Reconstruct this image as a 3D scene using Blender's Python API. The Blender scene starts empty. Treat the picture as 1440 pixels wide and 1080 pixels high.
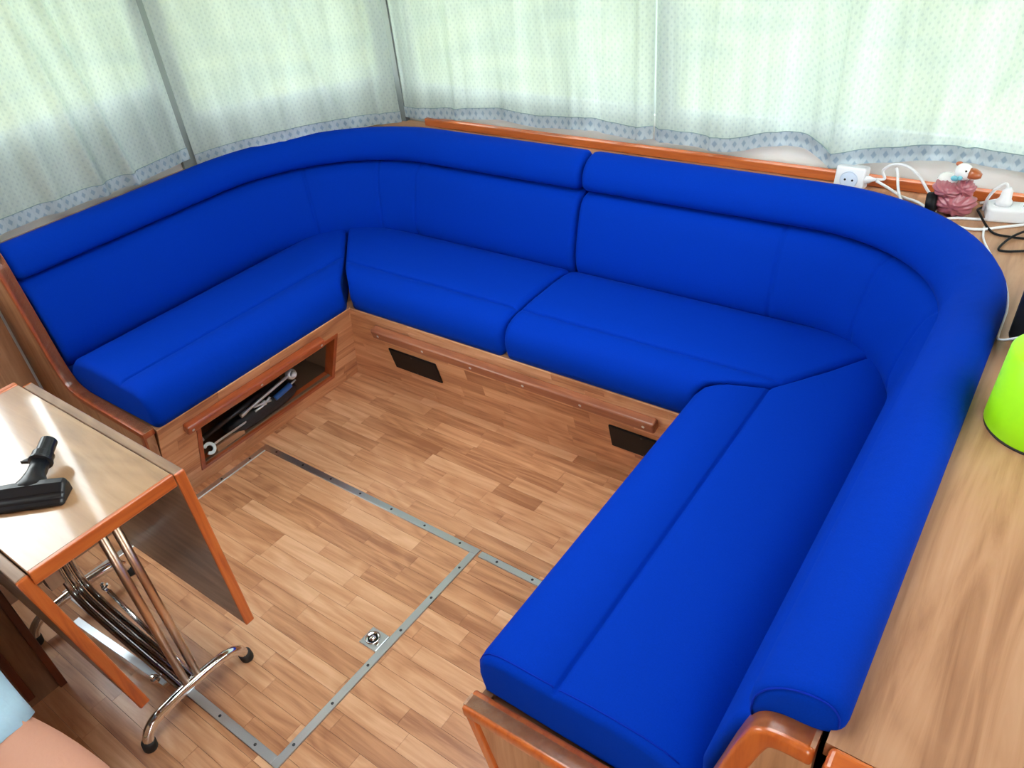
import bpy, bmesh, math, random
from mathutils import Vector, Matrix
random.seed(11)
K = 1.15                      # authored units -> metres
scene = bpy.context.scene
COL = scene.collection

# ------------------------------------------------------------------ camera, world, exposure
cam_d = bpy.data.cameras.new('camera'); cam = bpy.data.objects.new('camera', cam_d); COL.objects.link(cam)
cam_d.sensor_width = 36.0; cam_d.lens = 1079.28 / 1440 * 36.0; cam_d.clip_start = 0.02; cam_d.clip_end = 400
yaw, pit, rol = -0.688504, 0.616651, 0.114360
fw = Vector((math.sin(yaw) * math.cos(pit), math.cos(yaw) * math.cos(pit), -math.sin(pit)))
rt = Vector((math.cos(yaw), -math.sin(yaw), 0)); dn = fw.cross(rt)
r2 = rt * math.cos(rol) + dn * math.sin(rol); d2 = dn * math.cos(rol) - rt * math.sin(rol)
CP = Vector((1.81685, -1.3833, 1.45)) * K
cam.matrix_world = Matrix(((r2.x, -d2.x, -fw.x, CP.x), (r2.y, -d2.y, -fw.y, CP.y), (r2.z, -d2.z, -fw.z, CP.z), (0, 0, 0, 1)))
scene.camera = cam
world = bpy.data.worlds.new('world'); scene.world = world; world.use_nodes = True
wbg = world.node_tree.nodes['Background']
wbg.inputs[0].default_value = (0.94, 0.97, 1.0, 1); wbg.inputs[1].default_value = 9.0
vs = scene.view_settings
vs.view_transform = 'Standard'; vs.look = 'None'; vs.exposure = 0.1; vs.gamma = 1.0; vs.use_curve_mapping = False
scene.cycles.use_denoising = True
scene.cycles.max_bounces = 8; scene.cycles.diffuse_bounces = 4; scene.cycles.transparent_max_bounces = 16
scene.cycles.sample_clamp_indirect = 8.0

# ------------------------------------------------------------------ materials
def new_mat(name):
    m = bpy.data.materials.new(name); m.use_nodes = True
    nt = m.node_tree; b = nt.nodes['Principled BSDF']
    return m, nt, b
def N(nt, t, **kw):
    n = nt.nodes.new(t)
    for k, v in kw.items(): setattr(n, k, v)
    return n
def plain(name, col, rough=0.5, metal=0.0, spec=0.5, coat=0.0, bump=0.0, bscale=80):
    m, nt, b = new_mat(name)
    b.inputs['Base Color'].default_value = (*col, 1); b.inputs['Roughness'].default_value = rough
    b.inputs['Metallic'].default_value = metal; b.inputs['Specular IOR Level'].default_value = spec
    b.inputs['Coat Weight'].default_value = coat; b.inputs['Coat Roughness'].default_value = 0.12
    if bump:
        g = N(nt, 'ShaderNodeNewGeometry'); no = N(nt, 'ShaderNodeTexNoise'); no.inputs['Scale'].default_value = bscale
        no.inputs['Detail'].default_value = 4
        bp = N(nt, 'ShaderNodeBump'); bp.inputs['Strength'].default_value = bump; bp.inputs['Distance'].default_value = 0.01
        nt.links.new(g.outputs['Position'], no.inputs['Vector']); nt.links.new(no.outputs['Fac'], bp.inputs['Height'])
        nt.links.new(bp.outputs['Normal'], b.inputs['Normal'])
    return m
def wood(name, dark, mid, light, axis='X', rough=0.35, coat=0.2, stretch=14, scale=3.0, per_object=0.0, figure=0.35, coat_rough=0.15):
    """long-grained wood laminate; grain runs along the given axis"""
    m, nt, b = new_mat(name); L = nt.links.new
    g = N(nt, 'ShaderNodeNewGeometry'); mp = N(nt, 'ShaderNodeMapping')
    s = {'X': (1, stretch, stretch), 'Y': (stretch, 1, stretch), 'Z': (stretch, stretch, 1)}[axis]
    mp.inputs['Scale'].default_value = s
    src = g.outputs['Position']
    oi = N(nt, 'ShaderNodeObjectInfo')
    if per_object:
        mul = N(nt, 'ShaderNodeMath', operation='MULTIPLY'); mul.inputs[1].default_value = 37.0; L(oi.outputs['Random'], mul.inputs[0])
        add = N(nt, 'ShaderNodeVectorMath', operation='ADD'); L(src, add.inputs[0]); L(mul.outputs[0], add.inputs[1]); src = add.outputs[0]
    L(src, mp.inputs['Vector'])
    no = N(nt, 'ShaderNodeTexNoise'); no.inputs['Scale'].default_value = scale; no.inputs['Detail'].default_value = 7; no.inputs['Roughness'].default_value = 0.62
    no.inputs['Distortion'].default_value = 0.6
    L(mp.outputs[0], no.inputs['Vector'])
    mp2 = N(nt, 'ShaderNodeMapping'); mp2.inputs['Scale'].default_value = tuple(1.0 if v == 1 else 4.5 for v in s); L(src, mp2.inputs['Vector'])
    n2 = N(nt, 'ShaderNodeTexNoise'); n2.inputs['Scale'].default_value = 1.7; n2.inputs['Detail'].default_value = 1.5; n2.inputs['Distortion'].default_value = 0.4
    L(mp2.outputs[0], n2.inputs['Vector'])
    m9 = N(nt, 'ShaderNodeMath', operation='MULTIPLY'); m9.inputs[1].default_value = 9.0; L(n2.outputs['Fac'], m9.inputs[0])
    pp = N(nt, 'ShaderNodeMath', operation='PINGPONG'); pp.inputs[1].default_value = 0.5; L(m9.outputs[0], pp.inputs[0])
    mx = N(nt, 'ShaderNodeMath', operation='MULTIPLY'); mx.inputs[1].default_value = figure; L(pp.outputs[0], mx.inputs[0])
    sm = N(nt, 'ShaderNodeMath', operation='ADD'); L(no.outputs['Fac'], sm.inputs[0]); L(mx.outputs[0], sm.inputs[1])
    val = sm.outputs[0]
    if per_object:
        mr = N(nt, 'ShaderNodeMapRange'); mr.inputs['To Min'].default_value = -per_object; mr.inputs['To Max'].default_value = per_object
        L(oi.outputs['Random'], mr.inputs['Value'])
        s2 = N(nt, 'ShaderNodeMath', operation='ADD'); L(val, s2.inputs[0]); L(mr.outputs[0], s2.inputs[1]); val = s2.outputs[0]
    cr = N(nt, 'ShaderNodeValToRGB'); e = cr.color_ramp.elements
    e[0].position = 0.30; e[0].color = (*dark, 1); e[1].position = 0.85; e[1].color = (*light, 1)
    em = e.new(0.56); em.color = (*mid, 1)
    L(val, cr.inputs['Fac']); L(cr.outputs['Color'], b.inputs['Base Color'])
    b.inputs['Roughness'].default_value = rough; b.inputs['Coat Weight'].default_value = coat; b.inputs['Coat Roughness'].default_value = coat_rough
    bp = N(nt, 'ShaderNodeBump'); bp.inputs['Strength'].default_value = 0.08; bp.inputs['Distance'].default_value = 0.004
    L(no.outputs['Fac'], bp.inputs['Height']); L(bp.outputs['Normal'], b.inputs['Normal'])
    return m
def fabric(name, col):
    m, nt, b = new_mat(name); L = nt.links.new
    g = N(nt, 'ShaderNodeNewGeometry'); no = N(nt, 'ShaderNodeTexNoise'); no.inputs['Scale'].default_value = 420; no.inputs['Detail'].default_value = 2
    lo = N(nt, 'ShaderNodeTexNoise'); lo.inputs['Scale'].default_value = 9; lo.inputs['Detail'].default_value = 3
    L(g.outputs['Position'], no.inputs['Vector']); L(g.outputs['Position'], lo.inputs['Vector'])
    mr = N(nt, 'ShaderNodeMapRange'); mr.inputs['To Min'].default_value = 0.86; mr.inputs['To Max'].default_value = 1.12; L(no.outputs['Fac'], mr.inputs['Value'])
    vm = N(nt, 'ShaderNodeVectorMath', operation='SCALE'); vm.inputs[0].default_value = col; L(mr.outputs[0], vm.inputs['Scale'])
    L(vm.outputs[0], b.inputs['Base Color'])
    b.inputs['Roughness'].default_value = 0.78; b.inputs['Specular IOR Level'].default_value = 0.04
    b.inputs['Sheen Weight'].default_value = 0.05; b.inputs['Sheen Roughness'].default_value = 0.4; b.inputs['Sheen Tint'].default_value = (0.1, 0.35, 1.0, 1)
    b1 = N(nt, 'ShaderNodeBump'); b1.inputs['Strength'].default_value = 0.25; b1.inputs['Distance'].default_value = 0.012; L(lo.outputs['Fac'], b1.inputs['Height'])
    b2 = N(nt, 'ShaderNodeBump'); b2.inputs['Strength'].default_value = 0.18; b2.inputs['Distance'].default_value = 0.001
    L(no.outputs['Fac'], b2.inputs['Height']); L(b1.outputs['Normal'], b2.inputs['Normal']); L(b2.outputs['Normal'], b.inputs['Normal'])
    return m
def diamond_nodes(nt, pu, pv, size, soft):
    """1 inside staggered diamonds of the printed weave, from the cloth's own UV in metres"""
    L = nt.links.new
    uv = N(nt, 'ShaderNodeUVMap'); sp = N(nt, 'ShaderNodeSeparateXYZ'); L(uv.outputs[0], sp.inputs[0])
    outs = []
    for shift in (0.0, 0.5):
        parts = []
        for ax, p in ((0, pu), (1, pv)):
            d = N(nt, 'ShaderNodeMath', operation='MULTIPLY_ADD'); d.inputs[1].default_value = 1.0 / p; d.inputs[2].default_value = shift; L(sp.outputs[ax], d.inputs[0])
            f = N(nt, 'ShaderNodeMath', operation='FRACT'); L(d.outputs[0], f.inputs[0])
            q = N(nt, 'ShaderNodeMath', operation='SUBTRACT'); q.inputs[1].default_value = 0.5; L(f.outputs[0], q.inputs[0])
            a = N(nt, 'ShaderNodeMath', operation='ABSOLUTE'); L(q.outputs[0], a.inputs[0]); parts.append(a)
        s = N(nt, 'ShaderNodeMath', operation='ADD'); L(parts[0].outputs[0], s.inputs[0]); L(parts[1].outputs[0], s.inputs[1]); outs.append(s)
    mn = N(nt, 'ShaderNodeMath', operation='MINIMUM'); L(outs[0].outputs[0], mn.inputs[0]); L(outs[1].outputs[0], mn.inputs[1])
    mr = N(nt, 'ShaderNodeMapRange'); mr.inputs['From Min'].default_value = size - soft; mr.inputs['From Max'].default_value = size + soft
    mr.inputs['To Min'].default_value = 1.0; mr.inputs['To Max'].default_value = 0.0; L(mn.outputs[0], mr.inputs['Value'])
    return mr.outputs[0]
def cloth(name, thread, print_col, pu, pv, size, trans, clear):
    m, nt, b = new_mat(name); L = nt.links.new; nt.nodes.remove(b)
    out = nt.nodes['Material Output']
    fac = diamond_nodes(nt, pu, pv, size, 0.05)
    mix = N(nt, 'ShaderNodeMix', data_type='RGBA'); mix.inputs['A'].default_value = (*thread, 1); mix.inputs['B'].default_value = (*print_col, 1)
    L(fac, mix.inputs['Factor'])
    g = N(nt, 'ShaderNodeNewGeometry'); no = N(nt, 'ShaderNodeTexNoise'); no.inputs['Scale'].default_value = 300
    mp = N(nt, 'ShaderNodeMapping'); mp.inputs['Scale'].default_value = (1, 1, 0.15); L(g.outputs['Position'], mp.inputs['Vector']); L(mp.outputs[0], no.inputs['Vector'])
    mr = N(nt, 'ShaderNodeMapRange'); mr.inputs['To Min'].default_value = 0.88; mr.inputs['To Max'].default_value = 1.1; L(no.outputs['Fac'], mr.inputs['Value'])
    uvn = N(nt, 'ShaderNodeUVMap'); ms = N(nt, 'ShaderNodeMapping'); ms.inputs['Scale'].default_value = (16, 1.6, 1); L(uvn.outputs[0], ms.inputs['Vector'])
    ns = N(nt, 'ShaderNodeTexNoise'); ns.inputs['Scale'].default_value = 1.0; ns.inputs['Detail'].default_value = 5; ns.inputs['Distortion'].default_value = 0.7; L(ms.outputs[0], ns.inputs['Vector'])
    mq = N(nt, 'ShaderNodeMapRange'); mq.inputs['From Min'].default_value = 0.3; mq.inputs['From Max'].default_value = 0.7; mq.inputs['To Min'].default_value = 0.80; mq.inputs['To Max'].default_value = 1.10; L(ns.outputs['Fac'], mq.inputs['Value'])
    mm = N(nt, 'ShaderNodeMath', operation='MULTIPLY'); L(mr.outputs[0], mm.inputs[0]); L(mq.outputs[0], mm.inputs[1])
    vm = N(nt, 'ShaderNodeVectorMath', operation='SCALE'); L(mix.outputs['Result'], vm.inputs[0]); L(mm.outputs[0], vm.inputs['Scale'])
    df = N(nt, 'ShaderNodeBsdfDiffuse'); tr = N(nt, 'ShaderNodeBsdfTranslucent'); tp = N(nt, 'ShaderNodeBsdfTransparent')
    vd = N(nt, 'ShaderNodeVectorMath', operation='SCALE'); vd.inputs['Scale'].default_value = 2.0; L(vm.outputs[0], vd.inputs[0])
    L(vd.outputs[0], df.inputs['Color']); L(vm.outputs[0], tr.inputs['Color']); tp.inputs['Color'].default_value = (0.97, 1, 0.97, 1)
    m1 = N(nt, 'ShaderNodeMixShader'); m1.inputs[0].default_value = trans; L(df.outputs[0], m1.inputs[1]); L(tr.outputs[0], m1.inputs[2])
    m2 = N(nt, 'ShaderNodeMixShader'); m2.inputs[0].default_value = clear; L(m1.outputs[0], m2.inputs[1]); L(tp.outputs[0], m2.inputs[2])
    L(m2.outputs[0], out.inputs['Surface'])
    return m
def pane_mat():
    m, nt, b = new_mat('window_glass'); L = nt.links.new; nt.nodes.remove(b)
    tp = N(nt, 'ShaderNodeBsdfTransparent'); tp.inputs[0].default_value = (0.95, 0.98, 0.97, 1)
    gl = N(nt, 'ShaderNodeBsdfGlossy'); gl.inputs['Roughness'].default_value = 0.02
    mx = N(nt, 'ShaderNodeMixShader'); mx.inputs[0].default_value = 0.05
    L(tp.outputs[0], mx.inputs[1]); L(gl.outputs[0], mx.inputs[2]); L(mx.outputs[0], nt.nodes['Material Output'].inputs['Surface'])
    return m

M = {}
M['blue'] = fabric('blue_fabric', (0.0, 0.032, 0.40))
M['piping'] = plain('blue_piping', (0.001, 0.022, 0.40), 0.8, spec=0.1)
pl_cols = ((0.36, 0.145, 0.064), (0.60, 0.295, 0.145), (0.76, 0.44, 0.25))
M['plank_x'] = wood('oak_strip_x', *pl_cols, axis='X', rough=0.38, coat=0.25, stretch=16, scale=2.6, per_object=0.16, figure=0.28)
M['plank_y'] = wood('oak_strip_y', *pl_cols, axis='Y', rough=0.38, coat=0.25, stretch=16, scale=2.6, per_object=0.16, figure=0.28)
lam = ((0.27, 0.120, 0.058), (0.44, 0.228, 0.120), (0.55, 0.320, 0.188))
M['lam_x'] = wood('laminate_x', *lam, axis='X', rough=0.42, coat=0.15, stretch=16, scale=2.6, figure=0.22)
M['lam_y'] = wood('laminate_y', *lam, axis='Y', rough=0.42, coat=0.15, stretch=16, scale=2.6, figure=0.22)
M['lam_z'] = wood('laminate_z', *lam, axis='Z', rough=0.42, coat=0.15, stretch=16, scale=2.6, figure=0.22)
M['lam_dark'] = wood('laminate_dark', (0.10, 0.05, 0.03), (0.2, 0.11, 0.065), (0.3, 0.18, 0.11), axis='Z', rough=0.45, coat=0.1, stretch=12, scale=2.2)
M['table'] = wood('table_laminate', (0.23, 0.118, 0.058), (0.36, 0.20, 0.10), (0.46, 0.275, 0.15), axis='X', rough=0.28, coat=1.0, stretch=10, scale=2.2, figure=0.2, coat_rough=0.07)
mah = ((0.36, 0.065, 0.012), (0.54, 0.125, 0.022), (0.64, 0.18, 0.035))
M['mah_x'] = wood('mahogany_x', *mah, axis='X', rough=0.3, coat=0.7, stretch=14, scale=4, figure=0.15)
M['mah_y'] = wood('mahogany_y', *mah, axis='Y', rough=0.3, coat=0.7, stretch=14, scale=4, figure=0.15)
M['mah_z'] = wood('mahogany_z', *mah, axis='Z', rough=0.3, coat=0.7, stretch=14, scale=4, figure=0.15)
mhr = ((0.22, 0.040, 0.012), (0.36, 0.074, 0.02), (0.46, 0.12, 0.034))
M['mahr_y'] = wood('mahogany_dark_y', *mhr, axis='Y', rough=0.3, coat=0.6, stretch=14, scale=4, figure=0.15)
M['mahr_z'] = wood('mahogany_dark_z', *mhr, axis='Z', rough=0.3, coat=0.6, stretch=14, scale=4, figure=0.15)
M['mah_deep'] = wood('mahogany_deep', (0.07, 0.016, 0.007), (0.12, 0.026, 0.011), (0.17, 0.043, 0.018), axis='Z', rough=0.4, coat=0.3, stretch=14, scale=4, figure=0.15)
M['rail'] = wood('worn_rail', (0.20, 0.06, 0.028), (0.33, 0.11, 0.05), (0.48, 0.21, 0.11), axis='X', rough=0.4, coat=0.3, stretch=12, scale=4, figure=0.1)
M['alu'] = plain('aluminium', (0.62, 0.65, 0.67), 0.36, 1.0, bump=0.05, bscale=300)
M['chrome'] = plain('chrome', (0.78, 0.78, 0.78), 0.12, 1.0)
M['bronze'] = plain('warm_chrome', (0.74, 0.56, 0.42), 0.32, 1.0)
M['black_chrome'] = plain('black_chrome', (0.45, 0.45, 0.46), 0.14, 1.0)
M['steel'] = plain('tool_steel', (0.66, 0.73, 0.80), 0.3, 0.7)
M['dark_metal'] = plain('dark_metal', (0.06, 0.06, 0.065), 0.35, 0.8)
M['black'] = plain('black_plastic', (0.005, 0.005, 0.006), 0.55, spec=0.25)
M['blackgloss'] = plain('nozzle_plastic', (0.007, 0.008, 0.011), 0.33, spec=0.45)
M['rubber'] = plain('black_rubber', (0.015, 0.014, 0.013), 0.65)
M['joint'] = plain('dark_joint', (0.22, 0.10, 0.05), 0.8)
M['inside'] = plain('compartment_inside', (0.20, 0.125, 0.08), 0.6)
M['white'] = plain('white_plastic', (0.80, 0.82, 0.84), 0.35)
M['socketface'] = plain('socket_face', (0.62, 0.72, 0.84), 0.4)
M['wall'] = plain('white_wall', (0.74, 0.75, 0.74), 0.7, bump=0.05, bscale=60)
M['green'] = plain('lime_plastic', (0.36, 0.86, 0.006), 0.35)
M['bluetool'] = plain('blue_handle', (0.02, 0.11, 0.42), 0.4)
M['pouch'] = plain('black_pouch', (0.012, 0.014, 0.02), 0.55, bump=0.3, bscale=40)
M['robe'] = plain('pink_glaze', (0.40, 0.115, 0.14), 0.35, coat=0.4)
M['ceramic'] = plain('white_glaze', (0.82, 0.82, 0.80), 0.25, coat=0.5)
M['beak'] = plain('orange_glaze', (0.42, 0.11, 0.035), 0.3, coat=0.5)
M['bow'] = plain('turquoise_glaze', (0.16, 0.48, 0.56), 0.3)
M['skin'] = plain('skin', (0.56, 0.27, 0.18), 0.55, bump=0.08, bscale=120)
M['denim'] = plain('pale_denim', (0.36, 0.52, 0.62), 0.85, bump=0.5, bscale=22)
M['shirt'] = plain('grey_shirt', (0.30, 0.32, 0.34), 0.85, bump=0.3, bscale=20)
M['hair'] = plain('brown_hair', (0.05, 0.03, 0.02), 0.6)
M['greencloth'] = plain('green_cloth', (0.10, 0.24, 0.03), 0.85, bump=0.3, bscale=40)
M['grass'], _nt, _b = new_mat('grass')
_g = N(_nt, 'ShaderNodeNewGeometry'); _n = N(_nt, 'ShaderNodeTexNoise'); _n.inputs['Scale'].default_value = 0.9; _n.inputs['Detail'].default_value = 1
_r = N(_nt, 'ShaderNodeValToRGB'); _r.color_ramp.elements[0].position = 0.35; _r.color_ramp.elements[0].color = (0.12, 0.20, 0.05, 1)
_r.color_ramp.elements[1].position = 0.65; _r.color_ramp.elements[1].color = (0.56, 0.60, 0.22, 1)
_nt.links.new(_g.outputs['Position'], _n.inputs['Vector']); _nt.links.new(_n.outputs['Fac'], _r.inputs['Fac']); _nt.links.new(_r.outputs['Color'], _b.inputs['Base Color'])
_b.inputs['Roughness'].default_value = 0.9
M['glass'] = pane_mat()
M['curtain'] = cloth('sheer_curtain', (0.290, 0.336, 0.308), (0.25, 0.295, 0.285), 0.017, 0.020, 0.20, 0.24, 0.03)
M['hem'] = cloth('curtain_hem', (0.30, 0.35, 0.38), (0.19, 0.25, 0.31), 0.026, 0.038, 0.24, 0.36, 0.0)
M['thread'] = plain('hem_thread', (0.22, 0.32, 0.33), 0.8)

# ------------------------------------------------------------------ mesh helpers (authored units; mk() scales by K)
def link(o, parent=None):
    COL.objects.link(o)
    if parent is not None:
        o.parent = parent; o.matrix_parent_inverse = Matrix.Translation(-parent.location)
    return o
def mk(name, bm, mat, parent=None, smooth=False, bevel=0.0, seg=2, sub=0):
    bmesh.ops.recalc_face_normals(bm, faces=bm.faces)
    for v in bm.verts: v.co *= K
    me = bpy.data.meshes.new(name); bm.to_mesh(me); bm.free()
    me.materials.append(M[mat] if isinstance(mat, str) else mat)
    if smooth:
        for p in me.polygons: p.use_smooth = True
    o = link(bpy.data.objects.new(name, me), parent)
    if bevel:
        b = o.modifiers.new('bevel', 'BEVEL'); b.width = bevel * K; b.segments = seg; b.limit_method = 'ANGLE'; b.angle_limit = math.radians(35)
    if sub:
        s = o.modifiers.new('subsurf', 'SUBSURF'); s.levels = sub; s.render_levels = sub
    return o
def thing(name, label, cat, loc, group=None):
    o = bpy.data.objects.new(name, None); COL.objects.link(o); o.location = Vector(loc) * K; o.empty_display_size = 0.05
    bpy.context.view_layer.update()
    return tag(o, label, cat, group)
def tag(o, label, cat, group=None):
    o['label'] = label; o['category'] = cat
    if group: o['group'] = group
    return o
def struct(o):
    o['kind'] = 'structure'; return o
def B(): return bmesh.new()
def box(bm, lo, hi):
    x0, y0, z0 = lo; x1, y1, z1 = hi
    v = [bm.verts.new(p) for p in ((x0,y0,z0),(x1,y0,z0),(x1,y1,z0),(x0,y1,z0),(x0,y0,z1),(x1,y0,z1),(x1,y1,z1),(x0,y1,z1))]
    for f in ((0,3,2,1),(4,5,6,7),(0,1,5,4),(1,2,6,5),(2,3,7,6),(3,0,4,7)): bm.faces.new([v[i] for i in f])
    return bm
def obox(bm, O, U, V, W):
    """box spanned by three vectors from corner O"""
    O, U, V, W = map(Vector, (O, U, V, W))
    v = [bm.verts.new(p) for p in (O, O+U, O+U+V, O+V, O+W, O+U+W, O+U+V+W, O+V+W)]
    for f in ((0,3,2,1),(4,5,6,7),(0,1,5,4),(1,2,6,5),(2,3,7,6),(3,0,4,7)): bm.faces.new([v[i] for i in f])
    return bm
def prism(bm, pts, W):
    W = Vector(W); a = [bm.verts.new(p) for p in pts]; b = [bm.verts.new(Vector(p) + W) for p in pts]; n = len(a)
    bm.faces.new(a); bm.faces.new(b[::-1])
    for i in range(n): bm.faces.new((a[i], b[i], b[(i+1) % n], a[(i+1) % n]))
    return bm
def rings(bm, rs, cap=True, closed=True):
    vr = [[bm.verts.new(p) for p in r] for r in rs]; n = len(vr[0])
    for a, b in zip(vr, vr[1:]):
        for i in range(n if closed else n - 1): bm.faces.new((a[i], a[(i+1) % n], b[(i+1) % n], b[i]))
    if cap: bm.faces.new(vr[0][::-1]); bm.faces.new(vr[-1])
    return vr
def smooth_path(pts, n=6):
    P = [Vector(p) for p in pts]
    if len(P) < 3: return P
    out = []
    Q = [2*P[0]-P[1]] + P + [2*P[-1]-P[-2]]
    for i in range(1, len(Q)-2):
        p0, p1, p2, p3 = Q[i-1:i+3]
        for k in range(n):
            t = k / n
            out.append(0.5*((2*p1)+(p2-p0)*t+(2*p0-5*p1+4*p2-p3)*t*t+(3*p1-p0-3*p2+p3)*t**3))
    return out + [P[-1]]
def tube(bm, pts, r, seg=10, smooth_n=0, rad=None):
    P = smooth_path(pts, smooth_n) if smooth_n else [Vector(p) for p in pts]
    rs = []; up = None
    for i, p in enumerate(P):
        t = (P[min(i+1, len(P)-1)] - P[max(i-1, 0)]).normalized()
        if up is None: up = t.orthogonal().normalized()
        up = (up - t * up.dot(t)).normalized(); s = t.cross(up)
        rr = r if rad is None else rad(i / (len(P)-1))
        rs.append([p + (up*math.cos(a) + s*math.sin(a))*rr for a in [2*math.pi*k/seg for k in range(seg)]])
    rings(bm, rs); return bm
def lathe(bm, O, axis, prof, seg=20):
    """prof: (radius, height along axis)"""
    O = Vector(O); A = Vector(axis).normalized(); u = A.orthogonal().normalized(); w = A.cross(u)
    rings(bm, [[O + A*h + (u*math.cos(a)+w*math.sin(a))*max(r, 1e-4) for a in [2*math.pi*k/seg for k in range(seg)]] for r, h in prof])
    return bm
def blob(bm, O, rx, ry, rz, seg=16, rot=None, fn=None):
    m = bmesh.ops.create_uvsphere(bm, u_segments=seg, v_segments=seg//2+2, radius=1.0)
    for v in m['verts']:
        p = Vector((v.co.x*rx, v.co.y*ry, v.co.z*rz))
        if fn: p = fn(p)
        if rot: p = rot @ p
        v.co = p + Vector(O)
    return bm
UNIT = bpy.data.meshes.new('plank')
_b = box(B(), (0,0,0), (1,1,1)); bmesh.ops.recalc_face_normals(_b, faces=_b.faces); _b.to_mesh(UNIT); _b.free()
def plank_field(parent, O, U, V, W, ulen, vlen, row, mat, holes=(), gap=0.0003, lmin=0.14, lmax=0.32, seed=1, name='plank', v0=0.0):
    """strips of a laid floor, each its own object sharing one mesh; holes are (u0,u1,v0,v1) left open"""
    rnd = random.Random(seed); O, U, V, W = map(Vector, (O, U, V, W))
    me = UNIT.copy(); me.materials.append(M[mat])
    brk = sorted(set([v0 + i*row for i in range(int((vlen-v0)/row)+2) if v0 + i*row < vlen-0.002] + [vlen] + [b for h in holes for b in h[2:4] if v0 < b < vlen]))
    out = []; cuts = {}
    for a, b in zip(brk, brk[1:]):
        if b - a < 0.003: continue
        ri = int((a + 1e-6 - v0) / row)
        if ri not in cuts:
            c = []; u = -rnd.uniform(0, lmax)
            while u < ulen: c.append(u); u += rnd.uniform(lmin, lmax)
            cuts[ri] = c + [ulen]
        segs = [(max(p, 0), q) for p, q in zip(cuts[ri], cuts[ri][1:]) if q > 0.004]
        for h in holes:
            if h[2] < b - 1e-5 and h[3] > a + 1e-5:
                ns = []
                for p, q in segs:
                    if q <= h[0] or p >= h[1]: ns.append((p, q)); continue
                    if p < h[0]: ns.append((p, h[0]))
                    if q > h[1]: ns.append((h[1], q))
                segs = ns
        for p, q in segs:
            if q - p < 0.006: continue
            lo = O + U*(p+gap) + V*(a+gap); us = U*(q-p-2*gap); vv = V*(b-a-2*gap)
            mw = Matrix(((us.x, vv.x, W.x, lo.x), (us.y, vv.y, W.y, lo.y), (us.z, vv.z, W.z, lo.z), (0, 0, 0, 1)))
            mw = Matrix.Diagonal((K, K, K, 1)) @ mw
            o = bpy.data.objects.new(name, me); COL.objects.link(o); o.parent = parent
            o.matrix_parent_inverse = Matrix.Translation(-parent.location); o.matrix_basis = mw
            out.append(o)
    return out

# ------------------------------------------------------------------ setting: ground, walls, windows, ceiling, floor
g = struct(mk('ground', box(B(), (-60, -60, -0.9), (60, 60, -0.8)), 'grass'))
ZC = 1.72                                              # ceiling
def wall(name, p0, p1, outward, wins, thick=0.04, mat='wall'):
    """wall from p0 to p1 (plan), openings (a,b,z0,z1) measured along it"""
    p0 = Vector((*p0, 0)); p1 = Vector((*p1, 0)); D = (p1-p0).normalized(); L = (p1-p0).length; W = Vector((*outward, 0)).normalized()*thick
    bm = B(); cur = 0.0
    for a, b, z0, z1 in wins:
        if a > cur: obox(bm, p0 + D*cur, D*(a-cur), (0, 0, ZC), W)
        obox(bm, p0 + D*a, D*(b-a), (0, 0, z0), W); obox(bm, p0 + D*a + Vector((0, 0, z1)), D*(b-a), (0, 0, ZC-z1), W); cur = b
    if cur < L: obox(bm, p0 + D*cur, D*(L-cur), (0, 0, ZC), W)
    struct(mk(name, bm, mat))
    for a, b, z0, z1 in wins: window(p0 + D*a, D, b-a, z0, z1, W)
wn = [0]
def window(O, D, w, z0, z1, W, flat=False):
    wn[0] += 1; f = 0.016; bm = B(); Z = Vector((0, 0, 1))
    if flat: Z = Vector((0, 1, 0)); z0, z1, W = 0.0, z0, Vector((0, 0, 0.03))
    O = O + W*0.35; T = W*0.45
    for o, u, v in ((O+Z*z0, D*w, Z*f), (O+Z*(z1-f), D*w, Z*f), (O+Z*(z0+f), D*f, Z*(z1-z0-2*f)), (O+D*(w-f)+Z*(z0+f), D*f, Z*(z1-z0-2*f))):
        obox(bm, o, u, v, T)
    fr = struct(mk('window_%d' % wn[0], bm, 'alu'))
    mk('pane', obox(B(), O + D*f + Z*(z0+f) + T*0.4, D*(w-2*f), Z*(z1-z0-2*f), T*0.15), 'glass', fr)
wall('wall_left', (-0.455, -2.3), (-0.455, -0.075), (-1, 0), [(0.15, 1.42, 0.80, 1.5), (1.47, 2.20, 0.93, 1.5)])
wall('wall_corner', (-0.455, -0.075), (-0.10, 0.53), (-0.86, 0.5), [(0.035, 0.665, 0.83, 1.5)])
wall('wall_back', (-0.10, 0.53), (2.45, 0.53), (0, 1), [(0.06, 0.95, 0.80, 1.5), (0.985, 2.40, 0.80, 1.5)])
wall('wall_right', (2.45, 0.53), (2.45, -2.3), (1, 0), [(0.25, 1.25, 1.0, 1.5)], mat='lam_z')
struct(mk('wall_aft', box(B(), (-0.5, -2.34, 0), (2.0, -2.3, ZC)), 'lam_z'))  # unseen wall, put in and sized to hold back daylight from behind the camera
bm = B(); RX0, RX1, RY0, RY1 = 0.50, 1.45, -1.10, -0.15                # assumed roof light, an unseen opening added to light the seats from above
for lo, hi in (((-0.5, -2.3), (RX0, 0.58)), ((RX1, -2.3), (2.5, 0.58)), ((RX0, -2.3), (RX1, RY0)), ((RX0, RY1), (RX1, 0.58))):
    box(bm, (*lo, ZC), (*hi, ZC+0.03))
struct(mk('ceiling', bm, 'lam_x'))
window(Vector((RX0, RY0, ZC)), Vector((1, 0, 0)), RX1-RX0, RY1-RY0, 0, 0, flat=True)  # frame and pane of the added roof light

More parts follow.
